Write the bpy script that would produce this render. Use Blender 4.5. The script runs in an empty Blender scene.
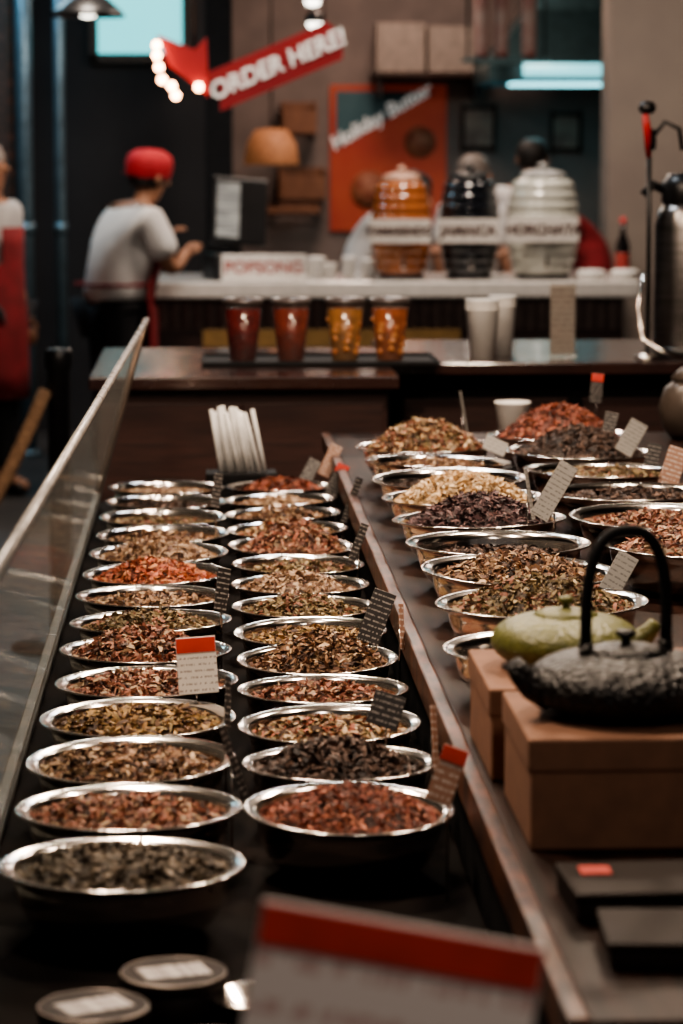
import bpy, bmesh, math, random
import numpy as np
from mathutils import Vector, Matrix, Euler
random.seed(7); rng=np.random.default_rng(7)
S=bpy.context.scene; COL=S.collection
CAMZ=1.65
def at(px,py,Y):
    """metre position of a thing standing at distance Y down the hall"""
    return ((px-205)*Y/2844.0, Y, CAMZ-(py-150)*Y/2844.0)
# ---------------------------------------------------------------- materials
MATS={}
def mat(name,c,rough=.5,metal=0.,c2=None,scale=20,bump=0.,stretch=(1,1,1),emis=None,estr=0,trans=0,alpha=1,coat=0,lo=.35,hi=.65,detail=4,spec=.5):
    if name in MATS: return MATS[name]
    m=bpy.data.materials.new(name); m.use_nodes=True; nt=m.node_tree; N=nt.nodes; L=nt.links
    b=N['Principled BSDF']
    tc=N.new('ShaderNodeTexCoord'); mp=N.new('ShaderNodeMapping'); mp.inputs['Scale'].default_value=stretch
    no=N.new('ShaderNodeTexNoise'); no.inputs['Scale'].default_value=scale; no.inputs['Detail'].default_value=detail
    mr=N.new('ShaderNodeMapRange'); mr.inputs[1].default_value=lo; mr.inputs[2].default_value=hi
    mx=N.new('ShaderNodeMix'); mx.data_type='RGBA'
    if c2 is None: c2=tuple(v*.75 for v in c)
    mx.inputs[6].default_value=(*c,1); mx.inputs[7].default_value=(*c2,1)
    L.new(tc.outputs['Object'],mp.inputs[0]); L.new(mp.outputs[0],no.inputs['Vector']); L.new(no.outputs[0],mr.inputs[0])
    L.new(mr.outputs[0],mx.inputs[0]); L.new(mx.outputs[2],b.inputs['Base Color'])
    b.inputs['Roughness'].default_value=rough; b.inputs['Metallic'].default_value=metal
    b.inputs['Transmission Weight'].default_value=trans; b.inputs['Alpha'].default_value=alpha
    b.inputs['Coat Weight'].default_value=coat; b.inputs['Specular IOR Level'].default_value=spec
    if emis: b.inputs['Emission Color'].default_value=(*emis,1); b.inputs['Emission Strength'].default_value=estr
    if bump:
        bp=N.new('ShaderNodeBump'); bp.inputs['Strength'].default_value=bump; bp.inputs['Distance'].default_value=.01
        L.new(no.outputs[0],bp.inputs['Height']); L.new(bp.outputs[0],b.inputs['Normal'])
    MATS[name]=m; return m
def clear_mat(name,tint=(1,1,1),gloss=.1,haze=.04,rough=.05):
    m=bpy.data.materials.new(name); m.use_nodes=True; nt=m.node_tree; N=nt.nodes; L=nt.links
    N.remove(N['Principled BSDF']); out=N['Material Output']
    t=N.new('ShaderNodeBsdfTransparent'); t.inputs[0].default_value=(*tint,1)
    g=N.new('ShaderNodeBsdfGlossy'); g.inputs['Roughness'].default_value=rough
    d=N.new('ShaderNodeBsdfDiffuse'); d.inputs[0].default_value=(.8,.8,.78,1)
    no=N.new('ShaderNodeTexNoise'); no.inputs['Scale'].default_value=6
    mr=N.new('ShaderNodeMapRange'); mr.inputs[3].default_value=haze*.6; mr.inputs[4].default_value=haze*1.5
    L.new(no.outputs[0],mr.inputs[0])
    m1=N.new('ShaderNodeMixShader'); m1.inputs[0].default_value=gloss
    m2=N.new('ShaderNodeMixShader')
    L.new(t.outputs[0],m1.inputs[1]); L.new(g.outputs[0],m1.inputs[2])
    L.new(mr.outputs[0],m2.inputs[0]); L.new(m1.outputs[0],m2.inputs[1]); L.new(d.outputs[0],m2.inputs[2])
    L.new(m2.outputs[0],out.inputs[0]); return m
def print_mat(name,paper,ink,lines=120):
    """card with thin rows of tiny unreadable print; lines = rows per metre"""
    m=bpy.data.materials.new(name); m.use_nodes=True; nt=m.node_tree; N=nt.nodes; L=nt.links; b=N['Principled BSDF']
    tc=N.new('ShaderNodeTexCoord'); sp=N.new('ShaderNodeSeparateXYZ'); L.new(tc.outputs['Object'],sp.inputs[0])
    def M(op,a,bv=None):
        n=N.new('ShaderNodeMath'); n.operation=op
        if isinstance(a,(int,float)): n.inputs[0].default_value=a
        else: L.new(a,n.inputs[0])
        if bv is not None:
            if isinstance(bv,(int,float)): n.inputs[1].default_value=bv
            else: L.new(bv,n.inputs[1])
        return n.outputs[0]
    fr=M('FRACT',M('MULTIPLY',sp.outputs[2],lines)); row=M('LESS_THAN',fr,.32)
    mp=N.new('ShaderNodeMapping'); mp.inputs['Scale'].default_value=(lines*3,1,lines*.9); L.new(tc.outputs['Object'],mp.inputs[0])
    no=N.new('ShaderNodeTexNoise'); no.inputs['Scale'].default_value=1; no.inputs['Detail'].default_value=1; L.new(mp.outputs[0],no.inputs['Vector'])
    wd_=M('GREATER_THAN',no.outputs[0],.49)
    fac=M('MULTIPLY',M('MULTIPLY',row,wd_),.7)
    mx=N.new('ShaderNodeMix'); mx.data_type='RGBA'; mx.inputs[6].default_value=(*paper,1); mx.inputs[7].default_value=(*ink,1)
    L.new(fac,mx.inputs[0]); L.new(mx.outputs[2],b.inputs['Base Color']); b.inputs['Roughness'].default_value=.45
    return m
def tea_mat():
    m=bpy.data.materials.new('dried_tea'); m.use_nodes=True; nt=m.node_tree; N=nt.nodes; L=nt.links; b=N['Principled BSDF']
    a=N.new('ShaderNodeAttribute'); a.attribute_name='Col'
    no=N.new('ShaderNodeTexNoise'); no.inputs['Scale'].default_value=300
    hs=N.new('ShaderNodeHueSaturation'); hs.inputs['Saturation'].default_value=.92
    mr=N.new('ShaderNodeMapRange'); mr.inputs[3].default_value=.6; mr.inputs[4].default_value=1.6
    L.new(no.outputs[0],mr.inputs[0]); L.new(mr.outputs[0],hs.inputs['Value']); L.new(a.outputs['Color'],hs.inputs['Color'])
    L.new(hs.outputs[0],b.inputs['Base Color']); b.inputs['Roughness'].default_value=.6; b.inputs['Specular IOR Level'].default_value=.35
    return m
STEEL=mat('stainless_steel',(.92,.86,.80),.16,1.,(.78,.73,.68),scale=8,stretch=(1,1,12))
DKWOOD=mat('dark_stained_wood',(.045,.022,.015),.45,0,(.018,.009,.007),scale=6,stretch=(12,1,1),bump=.05,spec=.3)
DECKM=mat('black_deck',(.010,.007,.006),.75,0,(.005,.004,.004),scale=6,spec=.05)
BARWOOD=mat('bar_wood',(.055,.022,.017),.5,0,(.028,.012,.01),scale=5,stretch=(1,1,10),bump=.05)
BARTOP=mat('bar_top_lacquer',(.04,.018,.014),.22,0,(.022,.01,.009),scale=4,stretch=(1,10,1),coat=.4)
BLACK=mat('black_plastic',(.012,.012,.013),.35)
BLACKM=mat('black_matte',(.01,.01,.011),.7,spec=.2)
WHITE=mat('white_plastic',(.8,.79,.76),.4,c2=(.72,.7,.68))
PAPER=mat('white_paper',(.82,.8,.76),.7,c2=(.75,.73,.7))
RED=mat('red_paint',(.5,.03,.03),.45,c2=(.38,.02,.02))
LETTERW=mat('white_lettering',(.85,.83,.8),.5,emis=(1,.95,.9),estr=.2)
LETTERG=mat('grey_lettering',(.07,.03,.025),.6)
LETTERR=mat('red_lettering',(.45,.05,.04),.6)
KRAFT=mat('kraft_cardboard',(.24,.12,.072),.8,c2=(.19,.095,.058),scale=30,bump=.04)
GREENIRON=mat('green_cast_iron',(.16,.16,.045),.42,c2=(.10,.105,.03),scale=120,bump=.3)
def studded():
    m=mat('black_cast_iron',(.022,.02,.019),.42,.3,c2=(.01,.01,.01),scale=60)
    nt=m.node_tree;N=nt.nodes;L=nt.links
    v=N.new('ShaderNodeTexVoronoi'); v.inputs['Scale'].default_value=120
    tc=N.new('ShaderNodeTexCoord'); L.new(tc.outputs['Object'],v.inputs['Vector'])
    bp=N.new('ShaderNodeBump'); bp.invert=True; bp.inputs['Strength'].default_value=.8; bp.inputs['Distance'].default_value=.005
    L.new(v.outputs['Distance'],bp.inputs['Height']); L.new(bp.outputs[0],N['Principled BSDF'].inputs['Normal'])
    return m
IRON=studded()
SKIN=mat('skin',(.5,.27,.18),.55,c2=(.42,.21,.14),scale=8)
SKIN2=mat('skin_tan',(.35,.18,.11),.55,c2=(.3,.15,.09),scale=8)
SHIRT=mat('white_cotton',(.72,.7,.68),.85,c2=(.62,.6,.59),scale=10,bump=.3)
SHIRTD=mat('dim_white_cotton',(.4,.38,.37),.85,c2=(.3,.29,.28),scale=10,bump=.3)  # white shirt cloth darkened in colour to look dimly lit
PANTS=mat('dark_trousers',(.015,.015,.018),.8)
APRON=mat('red_apron_cloth',(.25,.02,.025),.85,c2=(.16,.012,.015),scale=12,bump=.1)
HAIRB=mat('black_hair',(.015,.012,.01),.6,scale=80,stretch=(1,1,.1))
HAIRG=mat('grey_hair',(.2,.17,.15),.6,scale=80,stretch=(1,1,.1))
CAPR=mat('red_cap_cloth',(.42,.02,.03),.8)
TEA=tea_mat()
# ---------------------------------------------------------------- object helpers
def tag(o,label=None,cat=None,group=None,kind=None):
    if label: o['label']=label
    if cat: o['category']=cat
    if group: o['group']=group
    if kind: o['kind']=kind
    return o
def new(name,me,m=None,parent=None,loc=(0,0,0),rot=(0,0,0),smooth=False):
    o=bpy.data.objects.new(name,me); COL.objects.link(o)
    if m is not None and me is not None:
        me.materials.clear(); me.materials.append(m)
    if smooth:
        me.polygons.foreach_set('use_smooth',[True]*len(me.polygons))
    o.location=loc; o.rotation_euler=rot
    if parent: o.parent=parent
    return o
def thing(name,label,cat,loc,rotz=0,group=None):
    o=bpy.data.objects.new(name,None); o.empty_display_size=.05; COL.objects.link(o)
    o.location=loc; o.rotation_euler=(0,0,rotz); return tag(o,label,cat,group)
def bmfin(bm,name):
    me=bpy.data.meshes.new(name); bm.to_mesh(me); bm.free(); return me
def box(name,size,loc,m,parent=None,bevel=.003,rot=(0,0,0)):
    bm=bmesh.new(); bmesh.ops.create_cube(bm,size=1); bmesh.ops.scale(bm,vec=size,verts=bm.verts)
    if bevel: bmesh.ops.bevel(bm,geom=bm.edges[:],offset=min(bevel,min(size)*.4),segments=2,affect='EDGES',profile=.5)
    return new(name,bmfin(bm,name),m,parent,loc,rot)
def lathe(name,prof,m,parent=None,loc=(0,0,0),rot=(0,0,0),seg=40,scale=None,smooth=True):
    bm=bmesh.new(); rings=[]
    for r,z in prof:
        if r<1e-6: rings.append([bm.verts.new((0,0,z))])
        else: rings.append([bm.verts.new((r*math.cos(2*math.pi*i/seg),r*math.sin(2*math.pi*i/seg),z)) for i in range(seg)])
    for a,b in zip(rings,rings[1:]):
        if len(a)==1 and len(b)==1: continue
        for i in range(seg):
            j=(i+1)%seg
            if len(a)==1: bm.faces.new((a[0],b[j],b[i]))
            elif len(b)==1: bm.faces.new((a[i],a[j],b[0]))
            else: bm.faces.new((a[i],a[j],b[j],b[i]))
    bmesh.ops.recalc_face_normals(bm,faces=bm.faces)
    if scale: bmesh.ops.scale(bm,vec=scale,verts=bm.verts)
    return new(name,bmfin(bm,name),m,parent,loc,rot,smooth=smooth)
def tube(name,pts,r,m,parent=None,loc=(0,0,0),seg=10,closed=False,rot=(0,0,0)):
    pts=[Vector(p) for p in pts]; n=len(pts); rr=r if isinstance(r,(list,tuple)) else [r]*n
    bm=bmesh.new(); rings=[]; up=None
    for i,p in enumerate(pts):
        t=(pts[(i+1)%n]-pts[i-1]) if closed else (pts[min(i+1,n-1)]-pts[max(i-1,0)])
        t.normalize()
        if up is None:
            up=Vector((0,0,1)) if abs(t.z)<.9 else Vector((1,0,0))
        a=t.cross(up); a.normalize(); b=a.cross(t); b.normalize(); up=b
        rings.append([bm.verts.new(p+(a*math.cos(2*math.pi*k/seg)+b*math.sin(2*math.pi*k/seg))*rr[i]) for k in range(seg)])
    prs=list(zip(rings,rings[1:]))
    if closed: prs.append((rings[-1],rings[0]))
    for A,B in prs:
        for k in range(seg):
            j=(k+1)%seg; bm.faces.new((A[k],A[j],B[j],B[k]))
    if not closed: bm.faces.new(rings[0][::-1]); bm.faces.new(rings[-1])
    bmesh.ops.recalc_face_normals(bm,faces=bm.faces)
    return new(name,bmfin(bm,name),m,parent,loc,rot,smooth=True)
def text(name,s,size,m,parent,loc,rot=(math.pi/2,0,0),ext=.001,shear=0,bold=0):
    cu=bpy.data.curves.new(name,'FONT'); cu.body=s; cu.size=size; cu.extrude=ext; cu.align_x='CENTER'; cu.align_y='CENTER'; cu.shear=shear; cu.offset=bold
    t=bpy.data.objects.new('tmp',cu); COL.objects.link(t); bpy.context.view_layer.update()
    me=bpy.data.meshes.new_from_object(t.evaluated_get(bpy.context.evaluated_depsgraph_get()))
    bpy.data.objects.remove(t)
    return new(name,me,m,parent,loc,rot)
def poly(name,pts,th,m,parent,loc,rot=(0,0,0)):
    """flat panel: outline in XZ, thickness in Y"""
    bm=bmesh.new(); f=bm.faces.new([bm.verts.new((x,0,z)) for x,z in pts])
    r=bmesh.ops.extrude_face_region(bm,geom=[f]); vs=[g for g in r['geom'] if isinstance(g,bmesh.types.BMVert)]
    bmesh.ops.translate(bm,vec=(0,th,0),verts=vs); bmesh.ops.recalc_face_normals(bm,faces=bm.faces)
    return new(name,bmfin(bm,name),m,parent,loc,rot)
# ---------------------------------------------------------------- room shell
FLOOR=mat('floor_concrete',(.05,.048,.048),.5,c2=(.03,.03,.031),scale=3)
WALLL=mat('kitchen_wall_plaster',(.22,.175,.16),.8,c2=(.16,.13,.12),scale=4)
WALLD=mat('dark_wall_paint',(.022,.022,.025),.7,c2=(.014,.014,.017),scale=3)
WALLB=mat('beige_wall_paint',(.28,.235,.2),.8,c2=(.24,.2,.175),scale=3)
def struct(o): o['kind']='structure'; return o
struct(box('floor',(9,20.5,.1),(.5,9,-.05),FLOOR,bevel=0))
struct(box('ceiling',(9,20.5,.1),(.5,9,3.75),WALLD,bevel=0))
struct(box('wall_back',(9,.1,3.7),(.5,18.2,1.85),WALLL,bevel=0))
struct(box('wall_left',(.1,20.5,3.7),(-4.05,9,1.85),WALLD,bevel=0))
struct(box('wall_right',(.1,20.5,3.7),(5.05,9,1.85),WALLD,bevel=0))
x1=at(232,0,16.9)[0]
struct(box('wall_partition',(x1+4.0,.12,3.7),((x1-4.0)/2,16.9,1.85),WALLD,bevel=0))
a=at(612,0,15.6)[0]
struct(box('wall_column',(1.6,.35,3.7),(a+.8,15.9,1.85),WALLB,bevel=.01))
BR=bpy.data.materials.new('brick'); BR.use_nodes=True
_n=BR.node_tree; _b=_n.nodes.new('ShaderNodeTexBrick'); _b.inputs['Scale'].default_value=5; _b.inputs['Color1'].default_value=(.12,.06,.045,1); _b.inputs['Color2'].default_value=(.07,.04,.03,1); _b.inputs['Mortar'].default_value=(.03,.028,.027,1)
_t=_n.nodes.new('ShaderNodeTexCoord'); _m=_n.nodes.new('ShaderNodeMapping'); _m.inputs['Rotation'].default_value=(math.radians(-90),0,0)
_n.links.new(_t.outputs['Object'],_m.inputs[0]); _n.links.new(_m.outputs[0],_b.inputs['Vector']); _n.links.new(_b.outputs[0],_n.nodes['Principled BSDF'].inputs['Base Color'])
a=at(14,0,16.2)[0]
struct(box('wall_pier',(.9,.3,3.7),(a-.45,16.3,1.85),BR,bevel=0))
cx,_,cz=at(143,20,16.8)
w=thing('window_1','teal lit interior window in dark frame','window',(cx,16.8,cz)); del w['label']; del w['category']; w['kind']='structure'
TEALG=mat('teal_glow_glass',(.1,.4,.42),.2,emis=(.16,.8,.85),estr=1.5,c2=(.05,.3,.33),scale=2)
box('pane',(.5,.01,.46),(0,0,.02),TEALG,w)
for sx in(-.27,.27): box('frame_stile',(.05,.05,.56),(sx,-.01,.02),BLACK,w)
for sz in(-.24,.28): box('frame_rail',(.6,.05,.05),(0,-.01,sz),BLACK,w)
# ---------------------------------------------------------------- tea bowls
def bowl_profile(r,h):
    pts=[]; b=r*.5; ri=r*.885
    pts+=[(0,.0),(b,.0),(b+.004,.002)]
    for i in range(1,9):
        t=i/8; pts.append((b+(ri-b)*math.sin(t*math.pi/2)**.9, h*.95*(1-math.cos(t*math.pi/2))+.001))
    pts+=[(r*.985,h*.965),(r*1.0,h*.975),(r*1.003,h*.995),(r*.993,h*1.008),(r*.975,h*1.0),(ri+.002,h*.975),(ri-.004,h*.93)]
    for i in range(7,0,-1):
        t=i/8; pts.append(((b+(ri-b)*math.sin(t*math.pi/2)**.9)-.0035, h*.95*(1-math.cos(t*math.pi/2))+.004))
    pts+=[(b*.9,.004),(0,.004)]
    return pts
PAL={
 'dark':[(.04,.022,.016),(.07,.04,.028),(.12,.07,.05),(.015,.01,.01)],
 'greygreen':[(.07,.055,.038),(.12,.095,.065),(.035,.025,.02),(.2,.155,.11)],
 'brown':[(.16,.072,.035),(.08,.034,.018),(.30,.17,.09),(.03,.015,.01),(.48,.33,.19)],
 'mixed':[(.15,.065,.032),(.05,.025,.015),(.4,.25,.11),(.12,.09,.035),(.28,.07,.03),(.52,.38,.23)],
 'gold':[(.28,.16,.06),(.13,.065,.03),(.46,.29,.11),(.06,.03,.02),(.15,.105,.035)],
 'red':[(.28,.065,.033),(.17,.04,.022),(.36,.115,.055),(.06,.02,.012)],
 'redbrown':[(.25,.08,.043),(.14,.045,.025),(.36,.16,.09),(.05,.022,.015),(.4,.27,.16)],
 'orange':[(.46,.11,.04),(.33,.065,.025),(.52,.2,.07),(.12,.03,.015)],
 'green':[(.12,.085,.035),(.16,.115,.05),(.05,.033,.018),(.32,.24,.12),(.21,.08,.045)],
 'tan':[(.38,.25,.155),(.25,.145,.08),(.52,.37,.24),(.12,.06,.04)],
 'pale':[(.62,.45,.25),(.72,.56,.36),(.48,.32,.15),(.38,.23,.1)],
 'purple':[(.05,.024,.026),(.09,.045,.048),(.15,.08,.075),(.02,.01,.012)],
}
def tea(bx,by,bz,R,H,fill,mound,pal,n,fl,label,off=(0,0)):
    """loose dried leaves heaped in a bowl: under-surface plus individual flakes"""
    cols=np.array(PAL[pal]); Rr=R*.83
    def hz(x,y):
        q=np.clip(((x-off[0])**2+(y-off[1])**2)/(Rr*Rr),0,1)
        return fill+mound*(1-q)**1.15+.003*np.sin(x*110+bx*9)*np.cos(y*100+by*7)
    V=[];F=[];C=[]
    NR,NS=9,32
    for i in range(NR+1):
        for j in range(NS):
            r=Rr*i/NR; a_=2*math.pi*j/NS; x=r*math.cos(a_);y=r*math.sin(a_)
            z=float(hz(np.array(x),np.array(y)))
            if i==NR: z-=.006
            V.append((x,y,z-.002))
    for i in range(NR):
        for j in range(NS):
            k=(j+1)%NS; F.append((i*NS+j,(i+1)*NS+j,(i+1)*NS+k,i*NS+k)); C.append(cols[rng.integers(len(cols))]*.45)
    base=len(V)
    rr=Rr*np.sqrt(rng.random(n)); th=rng.random(n)*2*np.pi
    x=rr*np.cos(th); y=rr*np.sin(th); z=hz(x,y)+rng.random(n)*.004
    ln=fl*(.45+rng.random(n)**1.6*1.4); wd=ln*(.14+.3*rng.random(n)); az=rng.random(n)*2*np.pi; el=rng.normal(0,.5,n); tw=rng.normal(0,.7,n)
    d=np.stack([np.cos(az)*np.cos(el),np.sin(az)*np.cos(el),np.sin(el)],1)
    s=np.stack([-np.sin(az)*np.cos(tw),np.cos(az)*np.cos(tw),np.sin(tw)],1)
    P=np.stack([x,y,z],1)
    a0=P-d*ln[:,None]/2; b0=P+d*ln[:,None]/2; mid=P+np.array([0,0,1])*(ln*.14)[:,None]
    sw=s*wd[:,None]/2
    VV=np.stack([a0-sw*.5,a0+sw*.5,mid+sw,mid-sw,b0+sw*.4,b0-sw*.4],1).reshape(-1,3)
    ci=rng.choice(len(cols),n)
    for k in range(n):
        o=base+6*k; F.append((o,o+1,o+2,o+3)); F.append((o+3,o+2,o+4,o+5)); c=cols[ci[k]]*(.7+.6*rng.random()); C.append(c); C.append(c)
    V=np.concatenate([np.array(V),VV]).tolist()
    me=bpy.data.meshes.new('tea_leaves'); me.from_pydata(V,[],F)
    at_=me.color_attributes.new('Col','FLOAT_COLOR','CORNER')
    arr=[]
    for f,c in zip(F,C): arr+= [c[0],c[1],c[2],1.0]*len(f)
    at_.data.foreach_set('color',arr)
    o=new('tea_leaves',me,TEA,None,(bx,by,bz))
    tag(o,label,'loose tea',kind='stuff'); return o
PDESC={'dark':'dark brown dried tea','greygreen':'grey-green dried tea','brown':'brown dried herbal tea','mixed':'mixed brown and gold herbal tea','gold':'golden brown dried herbs','red':'deep red dried tea','redbrown':'reddish-brown dried tea','orange':'orange-red dried flower tea','green':'olive green dried tea','tan':'tan dried herbal tea','pale':'pale yellow dried flower tea','purple':'purplish-black dried tea'}
BOWLS={}
def bowl(x,y,z,r,h,pal,fill,mound,grp,n,fl=.012,off=(0,0)):
    key=(round(r,3),round(h,3))
    loc=(x,y,z+.001); tilt=(random.uniform(-.025,.025),random.uniform(-.025,.025),0)
    if key not in BOWLS:
        o=lathe('steel_bowl',bowl_profile(r,h),STEEL,None,loc,tilt,seg=56); BOWLS[key]=o
    else:
        o=BOWLS[key].copy(); COL.objects.link(o); o.location=loc; o.rotation_euler=tilt
    tag(o,'round stainless steel bowl holding '+PDESC[pal],'bowl',grp)
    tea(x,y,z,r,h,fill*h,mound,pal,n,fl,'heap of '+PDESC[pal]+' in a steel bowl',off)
DECK=.80
Lp=[('greygreen',.84,.014),('redbrown',.78,.018),('brown',.8,.024),('gold',.8,.022),('redbrown',.74,.026),('redbrown',.82,.042),('green',.76,.03),('brown',.74,.02),('orange',.78,.036),('tan',.78,.042),('brown',.72,.02),('green',.68,.015),('dark',.68,.015),('tan',.68,.012)]
for i,(p,f,m_) in enumerate(Lp):
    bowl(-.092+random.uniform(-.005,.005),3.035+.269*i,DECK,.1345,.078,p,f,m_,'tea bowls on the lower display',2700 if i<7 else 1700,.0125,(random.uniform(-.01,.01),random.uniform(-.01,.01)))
Mp=[('red',.8,.036),('dark',.82,.038),('mixed',.74,.022),('redbrown',.74,.02),('brown',.78,.05),('gold',.72,.018),('green',.78,.032),('tan',.78,.034),('green',.72,.022),('redbrown',.82,.06),('mixed',.76,.034),('brown',.74,.03),('tan',.72,.024),('red',.76,.036)]
for i,(p,f,m_) in enumerate(Mp):
    bowl(.168+random.uniform(-.002,.005),3.29+.25*i,DECK,.1248,.078,p,f,m_,'tea bowls on the lower display',2700 if i<7 else 1700,.0085 if i==0 else .0125,(random.uniform(-.01,.01),random.uniform(-.01,.01)))
PLAT=.925
Rp=[('green',.84,.045),('brown',.78,.04),('dark',.62,.012),('purple',.82,.055),('pale',.86,.055),('dark',.66,.016),('brown',.72,.02),('mixed',.88,.065)]
for i,(p,f,m_) in enumerate(Rp):
    bowl(.485,4.04+.312*i,PLAT,.1545,.078,p,f,m_,'tea bowls on the raised display',2600,.012)
bowl(.45,3.715,PLAT,.135,.07,'dark',.5,.005,'tea bowls on the raised display',900)
Qp=[('redbrown',.8,.045),('redbrown',.76,.02),('dark',.74,.02),('green',.74,.02),('dark',.86,.06),('red',.88,.075)]
for i,(p,f,m_) in enumerate(Qp):
    bowl(.81,4.62+.37*i,PLAT,.165,.078,p,f,m_,'tea bowls on the raised display',2200,.012)
# ---------------------------------------------------------------- display furniture
t=thing('display_table','low dark wooden display table under rows of tea bowls','table',(.02,4.6,0))
box('tabletop',(.575,4.6,.03),(0,0,DECK-.015),DECKM,t)
box('side_panel',(.02,4.56,.72),(-.27,0,.4),BARWOOD,t)
box('end_panel',(.53,.02,.72),(0,-2.28,.4),BARWOOD,t)
box('end_panel',(.53,.02,.72),(0,2.28,.4),BARWOOD,t)
t=thing('display_shelf','raised dark wooden display counter holding larger tea bowls','counter',(.76,4.8,0))
box('countertop',(.88,5.0,.03),(0,0,PLAT-.015),mat('shelf_wood',(.028,.012,.008),.5,0,(.008,.004,.003),scale=6,stretch=(8,1,1),bump=.05,spec=.14),t)
box('edge_strip',(.02,5.0,.045),(-.45,0,PLAT-.02),mat('edge_wood',(.13,.055,.032),.4,c2=(.02,.01,.008),scale=9,stretch=(8,2,1),spec=.35),t)
box('side_panel',(.02,4.96,.88),(-.43,0,.455),BLACKM,t)
box('side_panel',(.02,4.96,.88),(.43,0,.455),BARWOOD,t)
box('end_panel',(.84,.02,.88),(0,-2.48,.455),BARWOOD,t)
box('end_panel',(.84,.02,.88),(0,2.48,.455),BARWOOD,t)
# sneeze guard
g=thing('sneeze_guard','long clear glass guard beside the tea bowls','glass guard',(0,0,0))
GL=clear_mat('guard_glass',(.86,.9,.9),.13,.07)
bm=bmesh.new(); pts=[(-.25,2.2,.83),(-.25,6.8,.83),(-.135,6.8,1.245),(-.205,2.2,1.245)]
f=bm.faces.new([bm.verts.new(p) for p in pts]); r_=bmesh.ops.extrude_face_region(bm,geom=[f]); bmesh.ops.translate(bm,vec=(-.007,0,0),verts=[q for q in r_['geom'] if isinstance(q,bmesh.types.BMVert)])
bmesh.ops.recalc_face_normals(bm,faces=bm.faces)
new('glass_panel',bmfin(bm,'glass_panel'),GL,g)
EDGE=mat('polished_glass_edge',(.38,.36,.34),.25,c2=(.25,.24,.23))
tube('top_edge',[(-.209,2.2,1.248),(-.139,6.8,1.248)],.007,EDGE,g,seg=8)
tube('end_post',[(-.262,6.805,.82),(-.2,6.805,1.04),(-.141,6.805,1.25)],.009,mat('bronze_metal',(.2,.12,.08),.35,.7),g)
box('base_channel',(.016,4.6,.03),(-.262,4.5,.82),mat('channel_metal',(.12,.11,.10),.5,.6),g)
# ---------------------------------------------------------------- price tags
TW=print_mat('card_white_print',(.78,.75,.7),(.25,.2,.18),110)
TB=print_mat('card_dark_print',(.025,.022,.022),(.4,.37,.34),120)
TK=print_mat('card_kraft_print',(.36,.2,.14),(.8,.74,.68),110)
TG=print_mat('card_grey_print',(.30,.29,.27),(.08,.08,.08),120)
REDC=mat('red_card_ink',(.6,.06,.04),.5)
def price_tag(px,py,Y,base,w,h,front,stripe,yaw=0,lean=-.2,roll=0,label='small price card on a thin metal stake'):
    X_,_,Zc=at(px,py,Y)
    t=thing('price_tag',label,'price tag',(X_,Y,base),yaw,'tea price tags')
    H=Zc-base
    tube('stake',[(0,.004,0),(0,.004,H*.6),(0,.004,H)],.0016,STEEL,t,seg=6)
    c=box('card',(w,.002,h),(0,0,H),front,t,.0008,rot=(lean,roll,0))
    if stripe is not None:
        box('stripe',(w*.98,.0012,h*.26),(0,-.0016,h*.36),stripe,c,.0003)
    return t
price_tag(195,668,3.95,.862,.056,.08,TW,REDC,.05,-.1,-.06,'white price card with red header on stake')
price_tag(377,620,4.35,.80,.036,.085,TB,None,-.1,-.25,.35,'black price card with pale print on stake')
price_tag(403,630,4.25,.80,.012,.07,TK,None,.9,-.2,.2)
price_tag(387,716,3.62,.80,.042,.045,TB,None,-.1,-.3,.3,'black price card with pale print on stake')
price_tag(450,784,3.15,.80,.03,.065,TK,REDC,-.2,-.2,.32,'brown price card with red header on stake')
price_tag(557,492,4.80,.925,.034,.105,TG,None,-.3,-.2,.5,'grey price card leaning on stake')
price_tag(532,495,4.9,.925,.01,.09,TG,None,.9,-.2,0)
price_tag(624,577,4.2,.925,.033,.065,TG,None,-.2,-.3,.5,'grey price card leaning on stake')
price_tag(497,446,6.02,.925,.05,.035,TG,None,-.1,-.6,.4)
price_tag(635,438,5.98,.925,.04,.075,TG,None,-.2,-.2,.5)
price_tag(612,428,6.35,.925,.03,.07,TB,None,-.2,-.2,.2)
price_tag(678,468,5.6,.925,.04,.08,TK,None,-.2,-.2,.3,'brown price card on stake')
price_tag(657,456,5.95,.925,.03,.05,TB,None,-.2,-.2,.2)
price_tag(599,388,6.85,.925,.03,.07,TB,REDC,0,-.1,.1)
price_tag(465,413,6.8,.925,.008,.11,TG,None,.9,-.1,-.15)
price_tag(221,590,4.55,.80,.024,.07,TB,None,.5,-.2,.25)
price_tag(216,490,5.75,.80,.02,.07,TB,None,.5,-.2,.25)
price_tag(337,480,6.45,.80,.03,.08,TB,REDC,-.3,-.2,.4)
price_tag(330,460,6.75,.80,.03,.08,TK,None,-.3,-.2,.4)
price_tag(310,470,6.7,.80,.03,.06,TB,None,-.1,-.4,.5)
price_tag(352,500,5.95,.80,.016,.1,TB,None,-.5,-.2,.3)
price_tag(358,545,5.2,.80,.016,.08,TB,None,-.5,-.2,.3)
price_tag(437,745,3.45,.80,.012,.08,TK,None,.9,-.2,.2)
price_tag(232,770,3.42,.80,.012,.1,TB,None,.9,-.2,-.25)
price_tag(226,706,3.72,.80,.012,.07,TB,None,.9,-.2,.3)
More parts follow.
